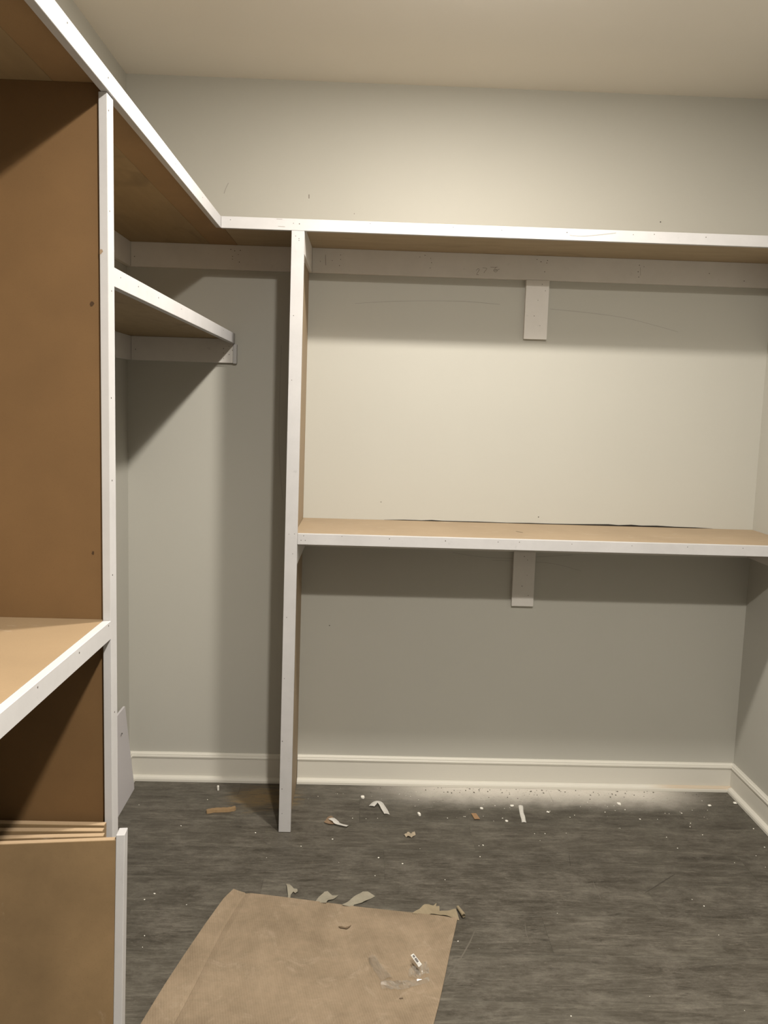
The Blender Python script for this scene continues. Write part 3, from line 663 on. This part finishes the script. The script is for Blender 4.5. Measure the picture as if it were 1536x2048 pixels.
# wood, paint peels, chips
def blob(name, p, sx, sy, sz, rz, m, label, cat, group=None, seed=0, zc=None):
    rnd = random.Random(seed); bm = bmesh.new(); bmesh.ops.create_icosphere(bm, subdivisions=2, radius=1)
    R_ = Matrix.Rotation(rz, 3, 'Z')
    for v in bm.verts:
        c_ = v.co.copy(); k = 1+rnd.uniform(-.16, .16)
        c_ = Vector((max(-.8, min(.8, c_.x))*sx*k, max(-.75, min(.75, c_.y))*sy*k, max(-.6, min(.6, c_.z))*sz))
        c_ = R_ @ c_; c_.z += sz*.6+.0005; v.co = c_
    o_ = obj(name, bm, m); o_.location = (p[0], p[1], 0)
    return tag(o_, label, cat, group)
def stick():
    a = Vector((*(0.3587, -0.2821), 0)); b = Vector((*(0.4600, -0.2509), 0)); d = (b-a); L_ = d.length; ang = math.atan2(d.y, d.x)
    bm = bmesh.new(); n = 14; rows = []; rnd = random.Random(3)
    for i in range(n+1):
        x = L_*i/n; w_ = .0105*(1 if 0 < i < n else .75)+rnd.uniform(-.0012, .0012); h_ = .010+rnd.uniform(-.001, .001); e = .004*math.sin(i*.45)
        rows.append([bm.verts.new((x, -w_+e, .0005)), bm.verts.new((x, w_+e, .0005)), bm.verts.new((x, w_*.9+e, h_)), bm.verts.new((x, -w_*.8+e, h_*1.1))])
    for r_, s_ in zip(rows, rows[1:]):
        for k in range(4): bm.faces.new((r_[k], r_[(k+1) % 4], s_[(k+1) % 4], s_[k]))
    bm.faces.new(rows[0]); bm.faces.new(rows[-1][::-1]); bmesh.ops.recalc_face_normals(bm, faces=bm.faces[:])
    o_ = obj('wood_offcut', bm, M_wood); o_.location = a; o_.rotation_euler.z = ang
    tag(o_, 'short brown splintered wood stick on the floor left of the middle divider', 'wood')
stick()
def peel(name, pts, w, label, m=None, thick=.0010):
    """curled strip: pts are (x, y, z, tilt)"""
    P_ = smooth_pts([p[:3] for p in pts], 5); n_ = len(P_); bm = bmesh.new(); rows = []
    for i, p in enumerate(P_):
        d = (P_[min(i+1, n_-1)]-P_[max(i-1, 0)]).normalized(); s_ = d.cross(Vector((0, 0, 1))).normalized()
        u = i/(n_-1); tl = pts[0][3]+(pts[-1][3]-pts[0][3])*u; s_ = s_*math.cos(tl)+Vector((0, 0, 1))*math.sin(tl)
        ww = w*(1+.06*math.sin(i*.9)); rows.append([bm.verts.new(p+s_*ww*(k/3-.5)+Vector((0, 0, .0018*math.sin(k/3*math.pi)))) for k in range(4)])
    for r_, s_ in zip(rows, rows[1:]):
        for k in range(3): bm.faces.new((r_[k], r_[k+1], s_[k+1], s_[k]))
    mz = min(v.co.z for v in bm.verts)
    for v in bm.verts: v.co.z += .0018-mz
    bmesh.ops.solidify(bm, geom=bm.faces[:], thickness=thick)
    return centred(name, bm, m or M_peel, label, 'paint peel', 'white paint peels')
peel('paint_peel', [(*(0.8170, -0.3178), .004, .1), (*(0.8324, -0.3397), .006, .2), (*(0.8438, -0.3540), .003, .4), (*(0.8802, -0.3709),   .003, .3)], .024, 'folded white paint peel nearest the middle divider')
centred('paper_scrap', sheet_bm([(0.7929, -0.3448), (0.8038, -0.3070), (0.8159, -0.2913), (0.8279, -0.3174), (0.8366, -0.3543), (0.8150, -0.3551)], lump(.006, 80, 2, .0015), 2), M_tan, 'small brown paper scrap beside the folded white peel', 'paper')
peel('paint_peel', [(*(0.9652, -0.2190), .006, .2), (*(0.9824, -0.1941), .012, .2), (*(0.9974, -0.2016), .012, .9), (*(1.0118, -0.2410), .008, .8), (*(1.0222, -0.2757), .004, .3)], .024, 'curled and twisted white paint peel near the dust')
peel('paint_peel', [(*(1.5366, -0.1800), .003, .02), (*(1.5299, -0.2326), .003, .0), (*(1.5277, -0.2756), .003, .05), (*(1.5244, -0.3138), .003, .0)], .016, 'straight white strip lying at the edge of the dust')
centred('cardboard_flake', sheet_bm([(1.3368, -0.2519), (1.3552, -0.2551), (1.3646, -0.2971), (1.3442, -0.2979)], lambda x, y: .003+.002*math.sin(x*80), 1, .0015), plain('orange_card', (.30, .185, .10)), 'small orange-brown square flake on the floor', 'flake')
centred('paper_clump', sheet_bm([(1.0771, -0.4209), (1.0920, -0.4063), (1.1043, -0.4094), (1.1175, -0.3947), (1.1195, -0.4229), (1.1046, -0.4374), (1.0854, -0.4346)], lambda x, y: .005+.004*math.sin(x*300)*math.cos(y*260), 2, .001), plain('tan_fluff', (.34, .285, .21)), 'crumpled beige scrap on the bare floor in front of the white chips', 'scrap')
for i, (p, sx, sy, sz, rz, lab) in enumerate([
 ((0.9308, -0.1384), .010, .010, .006, .1, 'oval white plaster chip, leftmost in front of the dust'),
 ((1.1413, -0.2673), .007, .012, .006, .4, 'upright oval white plaster chip right of the curled peel'),
 ((0.3688, -0.0981), .006, .006, .016, .3, 'white plaster chip standing on end left of the middle divider'),
 ((1.9236, -0.1521), .009, .011, .004, .2, 'largest white plaster chip right of the straight strip'),
 ((1.5020, -0.1855), .010, .007, .004, .0, 'flat white plaster chip just left of the straight strip'),
 ((1.3818, -0.2105), .008, .007, .004, .5, 'white plaster chip beside the orange-brown flake'),
 ((1.4614, -0.3048), .007, .006, .003, .5, 'white plaster chip below and left of the straight strip'),
 ((1.6311, -0.2286), .006, .007, .003, .9, 'white plaster chip a little right of the straight strip'),
 ((2.2782, -0.1503), .009, .007, .003, .2, 'white plaster chip near the back right corner'),
 ((2.3894, -0.1250), .009, .008, .003, .2, 'white plaster chip against the right baseboard')]):
    blob('plaster_chip', p, sx*.8, sy*1.1, sz, rz, M_chip, lab, 'plaster chip', 'white plaster chips', i)
crumbs = [(1.4502, -0.2824), (1.7059, -0.2649), (1.7268, -0.2486), (2.0797, -0.2191), (2.1438, -0.2166), (2.2912, -0.5185), (2.1952, -0.5667), (2.0329, -0.4773), (2.0209, -0.4016), (1.9675, -0.2704), (1.3363, -0.4841), (1.3508, -0.4802), (0.2763, -0.8369), (0.2983, -0.8046), (0.4072, -0.8592), (0.3215, -1.0111), (0.3292, -1.0620), (0.6626, -0.1744), (0.7591, -0.1329), (0.8334, -0.1085), (0.8282, -0.4575), (0.7227, -0.5083), (0.9446, -0.3055), (0.3432, -0.1792), (0.0985, -0.2297), (0.2872, -0.3819), (1.4590, -1.3083), (1.9881, -0.8242), (1.9335, -0.1968), (1.8500, -0.2201), (1.9003, -0.1655), (2.2652, -0.1089), (2.2551, -0.1882), (1.8040, -0.1403), (1.2452, -0.2902), (1.3116, -0.2762), (1.4371, -0.1840), (0.9868, -0.5740), (1.1985, -0.7005), (1.3302, -0.5565), (1.5854, -0.3922), (1.5474, -0.3935), (2.3700, -0.3274), (2.1487, -0.2942), (2.1366, -0.3210), (2.3486, -0.4598), (2.1601, -0.3788), (0.5564, -0.4220), (0.8951, -0.3035), (0.9868, -0.3001), (1.0658, -0.6090), (0.9741, -0.6840), (1.2067, -1.0149)]
rnd = random.Random(11); bm = bmesh.new()
def crumb(x, y, r):
    m4 = Matrix.Translation((x, y, r*.4+.0003)) @ Matrix.Rotation(rnd.uniform(0, 6), 4, 'Z') @ Matrix.Diagonal((r*rnd.uniform(.8, 1.5), r*rnd.uniform(.8, 1.2), r*.6, 1))
    bmesh.ops.create_icosphere(bm, subdivisions=1, radius=1, matrix=m4)
for p in crumbs: crumb(p[0], p[1], rnd.uniform(.0015, .0028))
for i in range(70):
    x = rnd.gauss(1.55, .42); y = -.05-abs(rnd.gauss(0, .14))
    if .72 < x < 2.36: crumb(x, y, rnd.uniform(.0006, .0016))
for i in range(30):
    x, y = rnd.uniform(.45, 2.35), rnd.uniform(-1.6, -.1)
    if not (.35 < x < 1.25 and y < -.75): crumb(x, y, rnd.uniform(.0007, .0015))
oc = o = obj('plaster_crumbs', bm, M_chip); o['kind'] = 'stuff'; tag(o, 'scattered tiny white plaster crumbs on the grey floor', 'crumbs')
rnd = random.Random(5); bm = bmesh.new()
for i in range(90): crumb(rnd.gauss(1.62, .30), -.035-abs(rnd.gauss(0, .035)), rnd.uniform(.0010, .0030))
o = obj('dark_grit', bm, plain('grey_grit', (.13, .115, .095)), oc); o['kind'] = 'stuff'; o['label'] = 'dark grit specks lying in the white dust'
